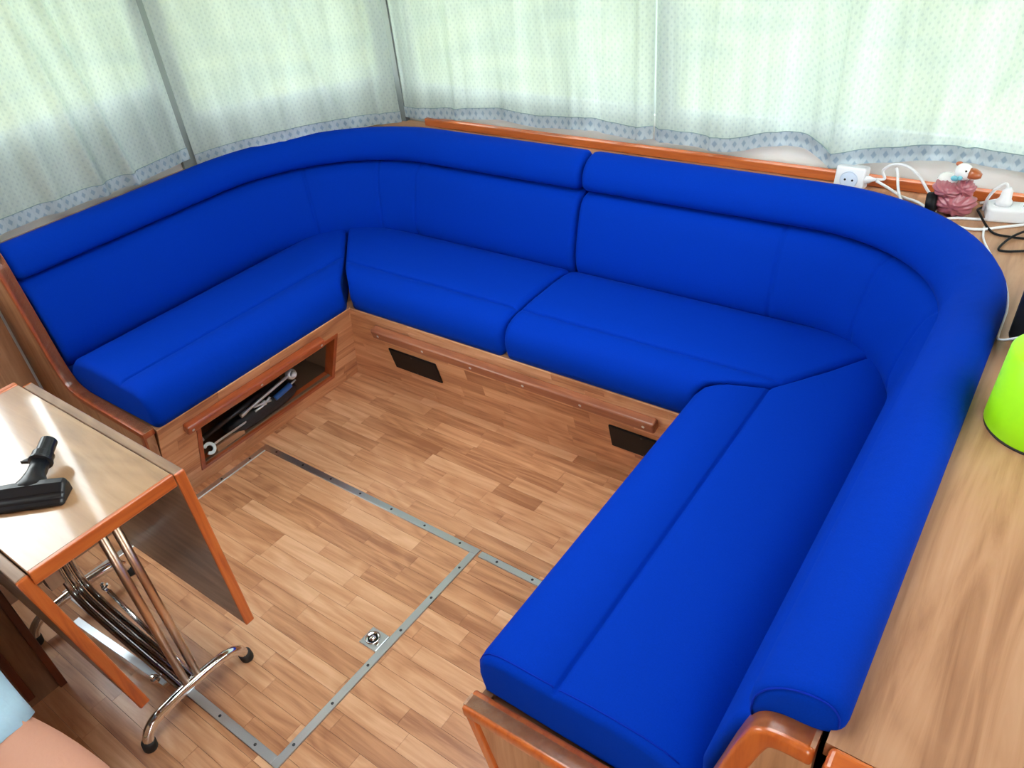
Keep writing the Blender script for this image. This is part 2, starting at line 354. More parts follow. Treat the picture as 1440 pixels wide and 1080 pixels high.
M['grey'] = plain('grey_mullion', (0.20, 0.22, 0.22), 0.6)
struct(mk('trim_2', box(B(), (-0.452, -0.118, 0.70), (-0.438, -0.062, 1.6)), 'grey'))
struct(mk('trim_3', box(B(), (-0.110, 0.508, 0.70), (-0.070, 0.529, 1.6)), 'grey'))
struct(mk('trim_4', box(B(), (-0.4545, -2.29, 0.0), (-0.438, -0.782, 0.79)), 'lam_z'))
HX0, HX1, HY0, HY1 = 0.030, 0.868, -1.092, -0.428        # hatch outer edge of its strips
fl = struct(mk('floor', box(B(), (-0.46, -2.3, -0.05), (2.45, 0.55, -0.004)), 'joint'))
FX0, FY0 = -0.05, -1.50
plank_field(fl, (FX0, 0.012, -0.004), (1, 0, 0), (0, -1, 0), (0, 0, 0.004), 1.46, 1.51, 0.043, 'plank_x',
            holes=[(HX0-FX0, HX1-FX0, 0.012-HY1, 0.012-HY0)], seed=5)
hatch = thing('floor_hatch', 'wood strip floor hatch framed by screwed aluminium strips with a ring pull', 'hatch', ((HX0+HX1)/2, (HY0+HY1)/2, 0))
sw = 0.020
plank_field(hatch, (HX0+sw*0.5, HY1-sw*0.5, -0.004), (1, 0, 0), (0, -1, 0), (0, 0, 0.004), HX1-HX0-sw, HY1-HY0-sw, 0.043, 'plank_x', seed=8, v0=0.0)
def strip(parent, lo, hi, screws, along):
    st = mk('edge_strip', box(B(), (*lo, -0.001), (*hi, 0.0035)), 'alu', parent, bevel=0.001, seg=1)
    n = screws
    for i in range(n):
        t = (i + 0.5) / n
        x = lo[0] + (hi[0]-lo[0])*t if along == 'X' else (lo[0]+hi[0])/2
        y = lo[1] + (hi[1]-lo[1])*t if along == 'Y' else (lo[1]+hi[1])/2
        mk('screw', lathe(B(), (x, y, 0.003), (0, 0, 1), [(0.0035, 0), (0.0035, 0.001), (0.001, 0.0016)], 8), 'dark_metal', st)
    return st
strip(hatch, (HX0, HY1-sw), (HX1, HY1), 7, 'X'); strip(hatch, (HX0, HY0), (HX1-sw, HY0+sw), 7, 'X')
strip(hatch, (HX0, HY0+sw), (HX0+sw, HY1-sw), 6, 'Y'); strip(hatch, (HX1-sw, HY0), (HX1, HY1-sw), 6, 'Y')
rp = mk('ring_pull', box(B(), (0.795, -0.790, -0.001), (0.847, -0.742, 0.003)), 'alu', hatch, bevel=0.004)
bm = B(); lathe(bm, (0.817, -0.766, 0.002), (0, 0, 1), [(0.0165, 0), (0.018, 0.003), (0.0145, 0.004), (0.012, 0.001)], 20); mk('cup_ring', bm, 'chrome', rp, True)
bm = B(); blob(bm, (0.817, -0.766, 0.003), 0.009, 0.009, 0.005, 12); mk('cup', bm, 'chrome', rp, True)
mk('finger_tab', box(B(), (0.832, -0.778, 0.003), (0.841, -0.769, 0.0055)), 'chrome', rp, bevel=0.002)
st2 = thing('floor_strip', 'short aluminium floor strip running from the hatch corner under the settee', 'metal strip', (0.98, -0.44, 0))
strip(st2, (0.874, -0.449), (1.30, -0.430), 4, 'X')

# ------------------------------------------------------------------ settee bases
ZS = 0.322
def band(bm, line, inward, th, y0, y1):
    """solid edging following a polyline in x,z, thickness th to the inner side, between y0 and y1"""
    n = len(line); offs = []
    for i in range(n):
        a = Vector(line[max(i-1, 0)]); b = Vector(line[min(i+1, n-1)]); t = (b-a).normalized(); offs.append(Vector((-t.y, t.x))*inward*th)
    rs = []
    for (x, z), o in zip(line, offs):
        rs.append([(x, y0, z), (x, y1, z), (x+o.x, y1, z+o.y), (x+o.x, y0, z+o.y)])
    rings(bm, rs); return bm
def curve2(pts, n=5): return [(p.x, p.y) for p in smooth_path([(a, b, 0) for a, b in pts], n)]
# left base
lb = thing('bench_base', 'left settee base of wood strips with an open tool compartment', 'bench base', (-0.2, -0.42, 0))
SL = 0.13/ZS
def LP(y, z, d=0.0): return Vector((SL*z - 0.0 + d, y, z))           # point on sloped left face
Lh = math.hypot(0.13, ZS); LV = Vector((0.13, 0, ZS)).normalized(); LN = Vector((ZS, 0, -0.13)).normalized()
oy0, oy1, ov0, ov1 = -0.640, -0.118, 0.060*Lh/ZS, 0.252*Lh/ZS       # opening (y range, slope distance)
bm = B(); T = -LN*0.02
for y0, y1, v0, v1 in ((-0.748, oy0, 0, Lh), (oy1, 0.02, 0, Lh), (oy0, oy1, 0, ov0), (oy0, oy1, ov1, Lh)):
    obox(bm, Vector((0, y0, 0)) + LV*v0 - LN*0.004, (0, y1-y0, 0), LV*(v1-v0), T)
mk('carcass', bm, 'joint', lb)
plank_field(lb, Vector((0, -0.748, 0)) - LN*0.004, (0, 1, 0), LV, LN*0.004, 0.76, Lh, 0.0437, 'plank_y',
            holes=[(oy0+0.748, oy1+0.748, ov0, ov1)], seed=21)
bm = B(); box(bm, (-0.44, -0.748, 0.300), (0.118, 0.30, ZS-0.002)); mk('seat_board', bm, 'joint', lb)
fw_ = 0.013
def lbox(y0, y1, v0, v1, d0, d1): return obox(B(), Vector((0, y0, 0)) + LV*v0 + LN*d0, (0, y1-y0, 0), LV*(v1-v0), LN*(d1-d0))
fr = mk('opening_frame', lbox(oy0, oy1, ov0, ov0+fw_, -0.03, 0.003), 'mahr_y', lb)
for a in ((oy0, oy1, ov1-fw_, ov1), ): mk('frame_rail', lbox(*a, -0.03, 0.003), 'mahr_y', fr)
for a in ((oy0, oy0+fw_, ov0+fw_, ov1-fw_), (oy1-fw_, oy1, ov0+fw_, ov1-fw_)): mk('frame_stile', lbox(*a, -0.03, 0.003), 'mahr_z', fr)
# compartment shell
zb = 0.078
bm = B()
box(bm, (-0.20, oy0-0.01, zb-0.012), (0.025, oy1+0.01, zb)); box(bm, (-0.212, oy0-0.01, zb-0.012), (-0.20, oy1+0.01, 0.298))
box(bm, (-0.20, oy0-0.02, zb-0.012), (0.02, oy0-0.008, 0.298)); box(bm, (-0.20, oy1+0.008, zb-0.012), (0.02, oy1+0.02, 0.298))
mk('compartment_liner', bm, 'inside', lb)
def rail(parent, P, Q, nrm, w, h, mat, nscrew):
    P, Q, nrm = Vector(P), Vector(Q), Vector(nrm).normalized(); D = (Q-P); up = D.cross(nrm).normalized()
    if up.z < 0: up = -up
    r = mk('rail', obox(B(), P - up*h/2 - nrm*0.002, D, up*h, nrm*(w+0.002)), mat, parent, bevel=0.006, seg=3)
    for i in range(nscrew):
        c = P + D*(0.03 + 0.94*i/(nscrew-1)) + nrm*w
        mk('screw', lathe(B(), c, nrm, [(0.0042, -0.001), (0.0042, 0.0006), (0.001, 0.0012)], 10), 'steel', r)
    return r
rail(lb, LP(-0.678, 0.277), LP(-0.193, 0.277), LN, 0.024, 0.030, 'mahr_y', 3)
# left end panel with mahogany edging
outl = [(0.116, 0.3265), (-0.13, 0.334)] + curve2([(-0.18, 0.338), (-0.222, 0.352), (-0.244, 0.385), (-0.256, 0.43)], 5) + [(-0.283, 0.62), (-0.292, 0.69)] + curve2([(-0.300, 0.722), (-0.318, 0.742), (-0.345, 0.748)], 4) + [(-0.45, 0.748)]
pan = [(0.030, -0.772, 0.0)] + [(x, -0.772, z) for x, z in outl] + [(-0.45, -0.772, 0.0)]
mk('end_panel', prism(B(), pan, (0, 0.022, 0)), 'lam_z', lb)
mk('edge_trim', band(B(), [(0.032, 0.0), (0.113, 0.318)], 1, 0.017, -0.778, -0.749), 'mahr_z', lb, bevel=0.003)
mk('edge_trim', band(B(), outl, 1, 0.017, -0.779, -0.748), 'mahr_z', lb, True, bevel=0.004)
# back base
bb = thing('bench_base', 'back settee base of wood strips with a long worn rail and two black vents', 'bench base', (0.7, 0.0, 0))
Bh = math.hypot(0.07, ZS); BV = Vector((0, -0.07, ZS)).normalized(); BN = Vector((0, -ZS, -0.07)).normalized()
mk('carcass', obox(B(), Vector((0, 0, 0)) - BN*0.004, (1.33, 0, 0), BV*Bh, -BN*0.02), 'joint', bb)
plank_field(bb, Vector((0.0, 0, 0)) - BN*0.004, (1, 0, 0), BV, BN*0.004, 1.32, Bh, 0.0437, 'plank_x', seed=31)
mk('seat_board', box(B(), (0.12, -0.060, 0.300), (1.29, 0.40, ZS-0.002)), 'joint', bb)
rail(bb, (0.218, -0.268*0.07/ZS, 0.268), (1.168, -0.268*0.07/ZS, 0.268), BN, 0.026, 0.034, 'rail', 6)
for i, x0 in enumerate((0.238, 1.020)):
    o = Vector((x0, 0, 0)) + BV*0.119
    v = mk('vent_plate', obox(B(), o - BN*0.0006, (0.193, 0, 0), BV*0.083, BN*0.006), 'black', None, bevel=0.004)
    tag(v, ('black plastic vent plate near the tool compartment corner', 'black plastic vent plate half hidden by the right seat cushion')[i], 'vent plate', 'vent plates on the back base')
    for dx, dv in ((0.096, 0.076), (0.096, 0.007)):
        mk('screw', lathe(B(), o + Vector((dx, 0, 0)) + BV*dv + BN*0.0055, BN, [(0.003, -0.001), (0.003, 0.001), (0.001, 0.0015)], 8), 'dark_metal', v)
# right base
rb = thing('bench_base', 'right settee base ending in a laminate panel with curved mahogany edging', 'bench base', (1.5, -0.45, 0))
Rh = math.hypot(0.07, ZS); RV = Vector((-0.07, 0, ZS)).normalized(); RN = Vector((-ZS, 0, -0.07)).normalized()
mk('carcass', obox(B(), Vector((1.335, -0.885, 0)) - RN*0.004, (0, 0.90, 0), RV*Rh, -RN*0.02), 'joint', rb)
plank_field(rb, Vector((1.335, -0.885, 0)) - RN*0.004, (0, 1, 0), RV, RN*0.004, 0.88, Rh, 0.0437, 'plank_y', seed=41)
mk('seat_board', box(B(), (1.275, -0.885, 0.300), (1.75, 0.30, ZS-0.002)), 'joint', rb)
outr = [(1.256, 0.328), (1.53, 0.342)] + curve2([(1.58, 0.346), (1.618, 0.366), (1.638, 0.41), (1.650, 0.46)], 5) + [(1.668, 0.54)] + curve2([(1.682, 0.605), (1.694, 0.650), (1.706, 0.676), (1.728, 0.688), (1.766, 0.690)], 5)
pan = [(1.330, -0.917, 0.0)] + [(x, -0.917, z) for x, z in outr] + [(1.766, -0.917, 0.0)]
mk('end_panel', prism(B(), pan, (0, 0.022, 0)), 'lam_z', rb)
mk('edge_trim', band(B(), [(1.330, 0.0), (1.259, 0.316)], -1, 0.020, -0.923, -0.885), 'mah_z', rb, bevel=0.003)
mk('edge_trim', band(B(), outr, -1, 0.026, -0.924, -0.884), 'mah_z', rb, True, bevel=0.005)

# ------------------------------------------------------------------ cushions
def inset_profile(prof, amt):
    n = len(prof); out = []
    area = sum(prof[i][0]*prof[(i+1) % n][1] - prof[(i+1) % n][0]*prof[i][1] for i in range(n)); sg = 1 if area > 0 else -1
    for i in range(n):
        a = Vector(prof[i-1]); p = Vector(prof[i]); b = Vector(prof[(i+1) % n])
        t = ((p-a).normalized() + (b-p).normalized())
        t = t.normalized() if t.length > 1e-6 else Vector((1, 0)); out.append(p + Vector((-t.y, t.x))*sg*amt)
    return out
def round_stations(L, r, step, extra=()):
    st = [r*(1-math.cos(a)) for a in [math.pi/2*k/5 for k in range(6)]]
    n = max(2, int((L-2*r)/step)); mid = [r + (L-2*r)*k/n for k in range(1, n)]
    for c in extra: mid += [c + d for d in (-0.014, -0.009, -0.005, -0.002, 0.002, 0.005, 0.009, 0.014)]
    return sorted(st + mid + [L-s for s in st])
def seat(name, label, s0, s1, mapping, seam, r=0.022, step=0.05, end_piping=False, depth=0.42):
    zt = 0.112
    prof = [(0.006, 0.0), (0.0, 0.018), (-0.004, 0.045), (-0.001, 0.068), (0.008, 0.088), (0.022, 0.101), (0.042, 0.1085), (0.065, zt-0.001)]
    prof = [p for p in prof if p[0] < seam-0.012] + [(seam-0.008, zt+0.001), (seam-0.0035, zt-0.002), (seam-0.001, zt-0.007), (seam+0.001, zt-0.007), (seam+0.0035, zt-0.002), (seam+0.008, zt+0.001), (seam+0.05, zt+0.005)]
    prof += [(0.24, zt+0.006), (0.29, zt+0.004), (0.32, zt-0.001), (0.345, zt-0.012), (0.365, zt-0.028), (0.385, zt-0.045), (depth, zt-0.05), (depth, 0.0)]
    prof = prof[::-1]
    Lm = 1.0; bm = B(); rs = []
    nominal = abs(s1(0.15) - s0(0.15))
    for e in round_stations(nominal, r, step):
        ed = min(e, nominal-e); i_ = 0.0 if ed >= r else r - math.sqrt(max(r*r-(r-ed)**2, 0))
        ring = []
        for (d, z), (d0, z0) in zip(inset_profile(prof, i_*0.85), prof):
            if abs(d0-seam) < 0.03: d, z = d0, min(z0 - i_*0.85 + (zt+0.001-z0)*min(1.0, i_/0.012), ZS)
            a, b = s0(d0), s1(d0)
            if e < nominal/2: s = a + min(e, abs(b-a)/2)*(1 if b > a else -1) if e < r*1.5 else None
            else: s = b - min(nominal-e, abs(b-a)/2)*(1 if b > a else -1) if nominal-e < r*1.5 else None
            if s is None:
                f = (e - r) / (nominal - 2*r); a2, b2 = a + math.copysign(r, b-a), b - math.copysign(r, b-a); s = a2 + (b2-a2)*f
            ring.append(mapping(s, d, ZS + max(z, 0.0)))
        rs.append(ring)
    rings(bm, rs)
    t = mk(name, bm, 'blue', None, True)
    tag(t, label, 'seat cushion', 'blue seat cushions of the settee')
    if end_piping:
        pp = []
        for (d, z) in inset_profile(prof, r*0.10):
            if z > 0.035 and d < 0.36: pp.append(mapping(s0(0)+0.012, d, ZS+z+0.0006))
        mk('piping', tube(B(), pp, 0.0011, 6), 'piping', t, True)
    return t
def lerp_fn(tab):
    def f(d):
        if d <= tab[0][0]: return tab[0][1]
        for (a, va), (b, vb) in zip(tab, tab[1:]):
            if d <= b: return va + (vb-va)*(d-a)/(b-a)
        return tab[-1][1]
    return f
def inv(tab): return [(b, a) for a, b in tab]
g_ = 0.003
left_end = lerp_fn([(0, -0.072-g_), (0.256, 0.200-g_), (0.5, 0.44)])
seat('seat_cushion', 'blue seat cushion above the tool compartment on the left settee', lambda d: -0.746, left_end, lambda s, d, z: (0.132-d, s, z), 0.105)
bl0 = lerp_fn([(0, 0.134+g_), (0.272, -0.124+g_), (0.5, -0.34)])
seat('seat_cushion', 'short blue seat cushion over the vent by the tool compartment corner', bl0, lambda d: 0.715, lambda s, d, z: (s, -0.070+d, z), 0.085)
# boundary between back and right cushions: (x, y)
bd = [(1.262, -0.075), (1.285, -0.050), (1.33, -0.032), (1.41, -0.010), (1.49, 0.085), (1.56, 0.20), (1.70, 0.38)]
br1 = lerp_fn([(y+0.070, x-g_) for x, y in bd])
seat('seat_cushion', 'blue back seat cushion whose end is mitred against the long right cushion', lambda d: 0.721, br1, lambda s, d, z: (s, -0.070+d, z), 0.085)
rr1 = lerp_fn([(x-1.262, y-g_) for x, y in bd])
seat('seat_cushion', 'long blue seat cushion resting on the mahogany edged end panel', lambda d: -0.880, rr1, lambda s, d, z: (1.262+d, s, z), 0.148, end_piping=True)

# backrests follow one U-shaped line round the cabin
Y0L, Y0R, XS = -0.745, -0.885, 0.728
segs = [('l', 0.625, None), ('a', 0.40*math.pi/2, None), ('b', 1.19, None), ('c', 0.30*math.pi/2, None), ('r', 0.865, None)]
def upath(t, d):
    """t metres along the crease line from the left end; d outwards"""
    t1 = 0.625; t2 = t1 + 0.40*math.pi/2; t3 = t2 + 1.19; t4 = t3 + 0.30*math.pi/2
    if t <= t1: return (-0.245-d, -0.745+t)
    if t <= t2: a = (t-t1)/0.40; return (0.155-(0.40+d)*math.cos(a), -0.12+(0.40+d)*math.sin(a))
    if t <= t3: return (0.155+(t-t2), 0.28+d)
    if t <= t4: a = (t-t3)/0.30; return (1.345+(0.30+d)*math.sin(a), -0.02+(0.30+d)*math.cos(a))
    return (1.645+d, -0.02-(t-t4))
TA = 0.625 + 0.40*math.pi/2; TSPLIT = TA + (XS-0.155); TEND = TA + 1.19 + 0.30*math.pi/2 + 0.865
PLOW = [(0.040, 0.375), (0.018, 0.388), (0.002, 0.410), (-0.007, 0.440), (-0.008, 0.470), (-0.001, 0.505), (0.010, 0.548), (0.023, 0.588), (0.034, 0.612), (0.050, 0.628), (0.084, 0.637), (0.118, 0.638), (0.112, 0.56), (0.095, 0.375)]
PROLL = [(0.085, 0.638), (0.056, 0.643), (0.044, 0.654), (0.042, 0.672), (0.045, 0.693), (0.055, 0.713), (0.071, 0.729), (0.091, 0.739), (0.111, 0.742), (0.128, 0.737), (0.138, 0.724), (0.1405, 0.706), (0.138, 0.690), (0.118, 0.680), (0.112, 0.638)]
zoff = lerp_fn([(0.0, -0.014), (0.7, -0.014), (TA, -0.008), (TA+1.19, -0.008), (TA+1.19+0.47, 0.0)])
def backsweep(name, prof, ta, tb, parent, r, darts=(), ov0=0.0, ov1=0.0):
    ta -= ov0; tb += ov1
    bm = B(); rs = []; L = tb-ta
    for e in round_stations(L, r, 0.028, [c-ta for c in darts]):
        ed = min(e, L-e); i_ = 0.0 if ed >= r else r - math.sqrt(max(r*r-(r-ed)**2, 0))
        for c in darts: i_ += 0.0045*math.exp(-(((ta+e)-c)/0.0045)**2)
        t = ta+e
        rs.append([(*upath(t, d), z + (zoff(t)*max(0.0, (z-0.64)/0.1))) for d, z in inset_profile(prof, i_)])
    rings(bm, rs)
    return mk(name, bm, 'blue', parent, True)
def backrest(label, ta, tb, darts, ov=(0, 0)):
    c = upath((ta+tb)/2, 0.06)
    t = thing('backrest_cushion', label, 'backrest', (*c, 0.395), 'blue backrests of the settee')
    backsweep('back_panel', PLOW, ta, tb, t, 0.016, darts)
    backsweep('top_roll', PROLL, ta, tb, t, 0.018, (), *ov)
    return t
backrest('blue curved backrest with top roll along the left wall and corner window', 0.001, TSPLIT-0.0035, [0.625+0.25, 0.625+0.47, 0.625+0.60])
b2 = backrest('blue curved backrest with top roll running beside the wide wooden side shelf', TSPLIT+0.0035, TEND-0.006, [TA+1.19-0.05, TA+1.19+0.17, TA+1.19+0.36], (0, 0.018))
pts = [(*upath(TEND+0.012-0.0035, d), z) for d, z in inset_profile(PROLL, 0.0065)[1:12]]
mk('piping', tube(B(), pts, 0.0012, 6, 3), 'piping', b2, True)

# ------------------------------------------------------------------ shelves round the backrests
ZH = 0.700
def arc_line(ta, tb, d, n): return [upath(ta + (tb-ta)*k/n, d) for k in range(n+1)]
TC = TA + 1.19                                          # where the right arc begins, x = 1.345
inner = arc_line(0.0, TC, 0.105, 46)
outer = [(1.345, 0.528), (-0.098, 0.528), (-0.452, -0.075), (-0.452, -0.745)]
lg = thing('wall_ledge', 'narrow wooden ledge behind the backrest under the curtains', 'ledge', (0.4, 0.47, ZH-0.02))
mk('board', prism(B(), [(x, y, ZH-0.022) for x, y in inner + outer], (0, 0, 0.022)), 'lam_x', lg)
tr = mk('trim_1', box(B(), (0.030, 0.492, ZH), (2.44, 0.512, ZH+0.024)), 'mah_x', None, bevel=0.003); struct(tr)
sh = thing('side_shelf', 'wide light wood side shelf holding the lime green container and cables', 'shelf', (2.1, -0.3, 0))
inner = arc_line(TC, TEND + 0.026, 0.128, 30)
mk('board', prism(B(), [(x, y, ZH-0.022) for x, y in inner] + [(1.772, -0.911, ZH-0.022), (2.445, -0.911, ZH-0.022), (2.445, 0.528, ZH-0.022), (1.345, 0.528, ZH-0.022)], (0, 0, 0.022)), 'lam_y', sh)
et = mk('edge_trim', box(B(), (1.778, -0.938, ZH-0.024), (2.445, -0.911, ZH+0.003)), 'mah_x', sh, bevel=0.006, seg=3)
mk('corner_post', box(B(), (1.776, -0.936, 0.0), (1.803, -0.911, ZH-0.0245)), 'mah_z', sh, bevel=0.005, seg=2)
mk('front_panel', box(B(), (1.803, -0.930, 0.0), (2.445, -0.914, ZH-0.025)), 'lam_z', sh)
mk('inner_panel', box(B(), (1.782, -0.911, 0.0), (1.792, 0.10, ZH-0.023)), 'lam_y', sh)

# ------------------------------------------------------------------ curtains
def curtain(label, p0, p1, hem, inward, folds, amp, zt=1.60, seed=0, hemh=0.036, drape=None, nu=130, nz=46):
    p0, p1 = Vector((*p0, 0)), Vector((*p1, 0)); D = p1-p0; L = D.length; W = Vector((*inward, 0)).normalized()
    rnd = random.Random(seed); ph = [rnd.uniform(0, 6.28) for _ in range(12)]
    def off(u, z):
        k = 0.0
        for i, (fr_, a_) in enumerate(((2.1, 0.5), (4.7, 0.35), (9.3, 0.22), (17.0, 0.10))):
            k += a_*math.sin(fr_*u*6.283 + ph[i] + 0.9*math.sin(2.1*z+ph[i+4]))
        k *= amp
        for c, wdt, h, lean in folds:
            k += h*math.exp(-((u-(c+lean*(z-0.8)))/wdt)**2)
        if drape: k += drape(u, z)
        return k
    def P(u, z, lift=0.0):
        q = p0 + D*(u/L) + W*(off(u, z) + lift); return (q.x, q.y, z)
    def sheet(name, z_of, n_z, mat, parent, lift, thick=0.0):
        bm = B(); uvl = bm.loops.layers.uv.new('UVMap'); gridv = []
        for j in range(n_z+1):
            gridv.append([bm.verts.new(P(L*i/nu, z_of(L*i/nu, j/n_z), lift)) for i in range(nu+1)])
        for j in range(n_z):
            for i in range(nu):
                f = bm.faces.new((gridv[j][i], gridv[j][i+1], gridv[j+1][i+1], gridv[j+1][i]))
                for lp, (ii, jj) in zip(f.loops, ((i, j), (i+1, j), (i+1, j+1), (i, j+1))):
                    u = L*ii/nu; lp[uvl].uv = (u, z_of(u, jj/n_z) - hem(u))
        return mk(name, bm, mat, parent, True)
    t = thing('curtain', label, 'curtain', (*(p0+D*0.5).xy, hem(L/2)), 'sheer curtains round the cabin windows')
    sheet('cloth', lambda u, v: hem(u)+hemh*0.5 + (zt-hem(u)-hemh*0.5)*v, nz, 'curtain', t, 0.0)
    hh = sheet('hem', lambda u, v: hem(u) + hemh*v, 4, 'hem', t, 0.0035)
    bm = B(); tube(bm, [P(L*i/nu, hem(L*i/nu)+hemh*0.985, 0.0042) for i in range(nu+1)], 0.0009, 5); mk('stitching', bm, 'thread', hh)
    tube_pts = [(*(p0 - D*0.01).xy, zt-0.01), (*(p1 + D*0.01).xy, zt-0.01)]
    mk('curtain_rod', tube(B(), [Vector(p) + W*0.004 for p in tube_pts], 0.006, 8), 'white', t, True)
    return t
curtain('sheer curtain on the left wall with deep folds down to the ledge', (-0.424, -0.80), (-0.424, -0.098), lambda u: 0.727 + 0.003*math.sin(11*u), (1, 0),
        [(0.40, 0.016, 0.020, -0.10), (0.49, 0.013, 0.024, -0.13), (0.27, 0.03, 0.016, 0.0), (0.66, 0.02, 0.006, 0.1)], 0.010, seed=3)
def drape_corner(u, z):
    return 0.010*max(0.0, 1-(z-0.74)/0.12)*math.sin(math.pi*min(max(u/0.66, 0), 1)) if z < 0.86 else 0.0
curtain('sheer curtain across the angled corner window, its hem lying on the blue roll', (-0.420, -0.084), (-0.076, 0.492), lambda u: 0.724 - 0.020*min(1.0, abs(u-0.33)/0.33)**2, (0.86, -0.5),
        [(0.30, 0.012, 0.006, 0.3), (0.47, 0.012, 0.007, -0.4), (0.6, 0.01, 0.008, 0.0)], 0.006, seed=9, drape=drape_corner)
hx = [(-0.07, 0.715), (0.05, 0.720), (0.20, 0.736), (0.33, 0.745), (0.45, 0.738), (0.56, 0.740), (0.66, 0.752), (0.78, 0.738), (0.87, 0.746), (1.0, 0.737), (1.07, 0.733), (1.16, 0.758), (1.25, 0.770), (1.30, 0.752), (1.338, 0.735), (1.42, 0.752), (1.56, 0.776), (1.73, 0.771), (2.4, 0.765)]
hsm = lerp_fn([(p.x, p.y) for p in smooth_path([(a, b, 0) for a, b in hx], 5)])
curtain('pale green sheer curtain above the mahogany trim, left half of the back window', (-0.074, 0.506), (0.858, 0.506), lambda u: hsm(u-0.074), (0, -1),
        [(0.07, 0.02, 0.008, 0.05), (0.55, 0.03, 0.005, 0.0), (0.25, 0.02, 0.010, 0.06), (0.72, 0.018, 0.010, -0.05), (0.89, 0.012, 0.010, 0)], 0.010, seed=5)
curtain('pale green sheer curtain hanging above the socket and goose figurine', (0.866, 0.506), (2.38, 0.506), lambda u: hsm(u+0.866), (0, -1),
        [(0.02, 0.012, 0.010, 0), (0.16, 0.010, 0.010, 0.0), (0.47, 0.008, 0.014, 0.0), (0.62, 0.03, 0.010, 0.05), (0.74, 0.012, 0.013, 0.35), (0.90, 0.012, 0.014, 0.45), (0.33, 0.015, 0.010, 0.04)], 0.012, seed=7, nu=200)

# ------------------------------------------------------------------ drop-leaf table
ZT = 0.600
X0, X1, YA, YB = 0.112, 0.682, -1.222, -0.964
tb = thing('dropleaf_table', 'small wooden drop leaf table with mahogany edges and chrome tube stand', 'table', (0.40, -1.09, 0))
tp_ = mk('tabletop', box(B(), (X0+0.004, YA, ZT-0.024), (X1-0.004, YB, ZT)), 'table', tb, bevel=0.0015, seg=1)
mk('end_edging', box(B(), (X1-0.0045, YA, ZT-0.026), (X1+0.004, YB, ZT+0.0008)), 'mah_y', tp_, bevel=0.002)
mk('end_edging', box(B(), (X0-0.012, YA, ZT-0.026), (X0+0.0045, YB, ZT+0.003)), 'mah_y', tp_, bevel=0.003)
# right leaf hangs straight; left leaf swings slightly under the top
def leaf(O, down, out, hgt):
    O, down, out = Vector(O), Vector(down).normalized(), Vector(out).normalized(); h = hgt; th = 0.019; L = X1-X0-0.018
    lf = mk('leaf', obox(B(), O, (L, 0, 0), down*h, out*th), M['lam_shaded_x'], tb, bevel=0.0015, seg=1)
    mk('leaf_edging', obox(B(), O + Vector((L-0.0005, 0, 0)) - out*0.001, (0.006, 0, 0), down*h, out*(th+0.002)), 'mah_z', lf, bevel=0.003)
    mk('leaf_edging', obox(B(), O - Vector((0.0055, 0, 0)) - out*0.001, (0.006, 0, 0), down*h, out*(th+0.002)), 'mah_z', lf, bevel=0.003)
    mk('bottom_edging', obox(B(), O + Vector((0.004, 0, 0)) + down*(h-0.0005) + out*0.003, (L-0.012, 0, 0), down*0.008, out*(th-0.006)), 'mah_x', lf, bevel=0.003)
    return lf
M['lam_shaded_x'] = wood('leaf_laminate_shaded', (0.14, 0.075, 0.045), (0.24, 0.14, 0.085), (0.36, 0.23, 0.145), axis='X', rough=0.4, coat=0.2, stretch=12, scale=2.2)  # table laminate darkened: shade on the hanging leaves put into the colour
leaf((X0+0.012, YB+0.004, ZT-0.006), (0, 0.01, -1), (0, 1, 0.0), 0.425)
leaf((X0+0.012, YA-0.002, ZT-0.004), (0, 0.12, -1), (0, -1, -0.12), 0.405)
for y in (YA-0.004, YB+0.003):
    for x in (0.20, 0.60): mk('hinge', lathe(B(), (x-0.02, y, ZT-0.030), (1, 0, 0), [(0.004, 0), (0.004, 0.04)], 8), 'dark_metal', tb)
mk('stop_block', box(B(), (0.655, -1.208, ZT-0.060), (0.678, -1.186, ZT-0.0235)), 'lam_dark', tb)
# stand
def footbar(x):
    pts = [(x, -0.958, 0.016), (x, -0.966, 0.040), (x, -0.990, 0.058), (x, -1.03, 0.064), (x, -1.08, 0.066), (x, -1.13, 0.064), (x, -1.172, 0.058), (x, -1.196, 0.040), (x, -1.204, 0.016)]
    f_ = mk('foot_bar', tube(B(), pts, 0.0115, 12, 4), 'chrome', tb, True)
    for y, dy in ((-0.957, 0.004), (-1.205, -0.004)):
        mk('rubber_foot', lathe(B(), (x, y+dy*0.2, 0.0), (0, -dy*0.5, 0.02), [(0.013, 0), (0.0145, 0.004), (0.0145, 0.022), (0.012, 0.025)], 14), 'rubber', f_, True)
footbar(0.606); footbar(0.130)
for y, x in ((-1.062, 0.602), (-1.089, 0.602)):
    mk('leg', tube(B(), [(x, y, 0.060), (x-0.004, y, ZT-0.022)], 0.0085, 12), 'bronze', tb, True)
for y in (-1.085, -1.100, -1.115):
    mk('leg', tube(B(), [(0.285, y, ZT-0.022), (0.276, y, 0.30), (0.270, y, 0.215), (0.295, y, 0.165), (0.37, y+0.003, 0.130), (0.56, y+0.012, 0.072), (0.604, y+0.014, 0.064)], 0.0068, 10, 5), 'black_chrome', tb, True)
mk('link_rod', tube(B(), [(0.325, -1.064, 0.165), (0.585, -1.066, 0.060)], 0.0055, 10), 'chrome', tb, True)
mk('base_bar', tube(B(), [(0.130, -1.078, 0.060), (0.606, -1.078, 0.058)], 0.0075, 10), 'chrome', tb, True)
mk('support_plate', obox(B(), (0.20, -1.135, 0.045), (0.34, 0.02, 0.0), (0, 0.016, 0), (0, 0, 0.004)), 'steel', tb)
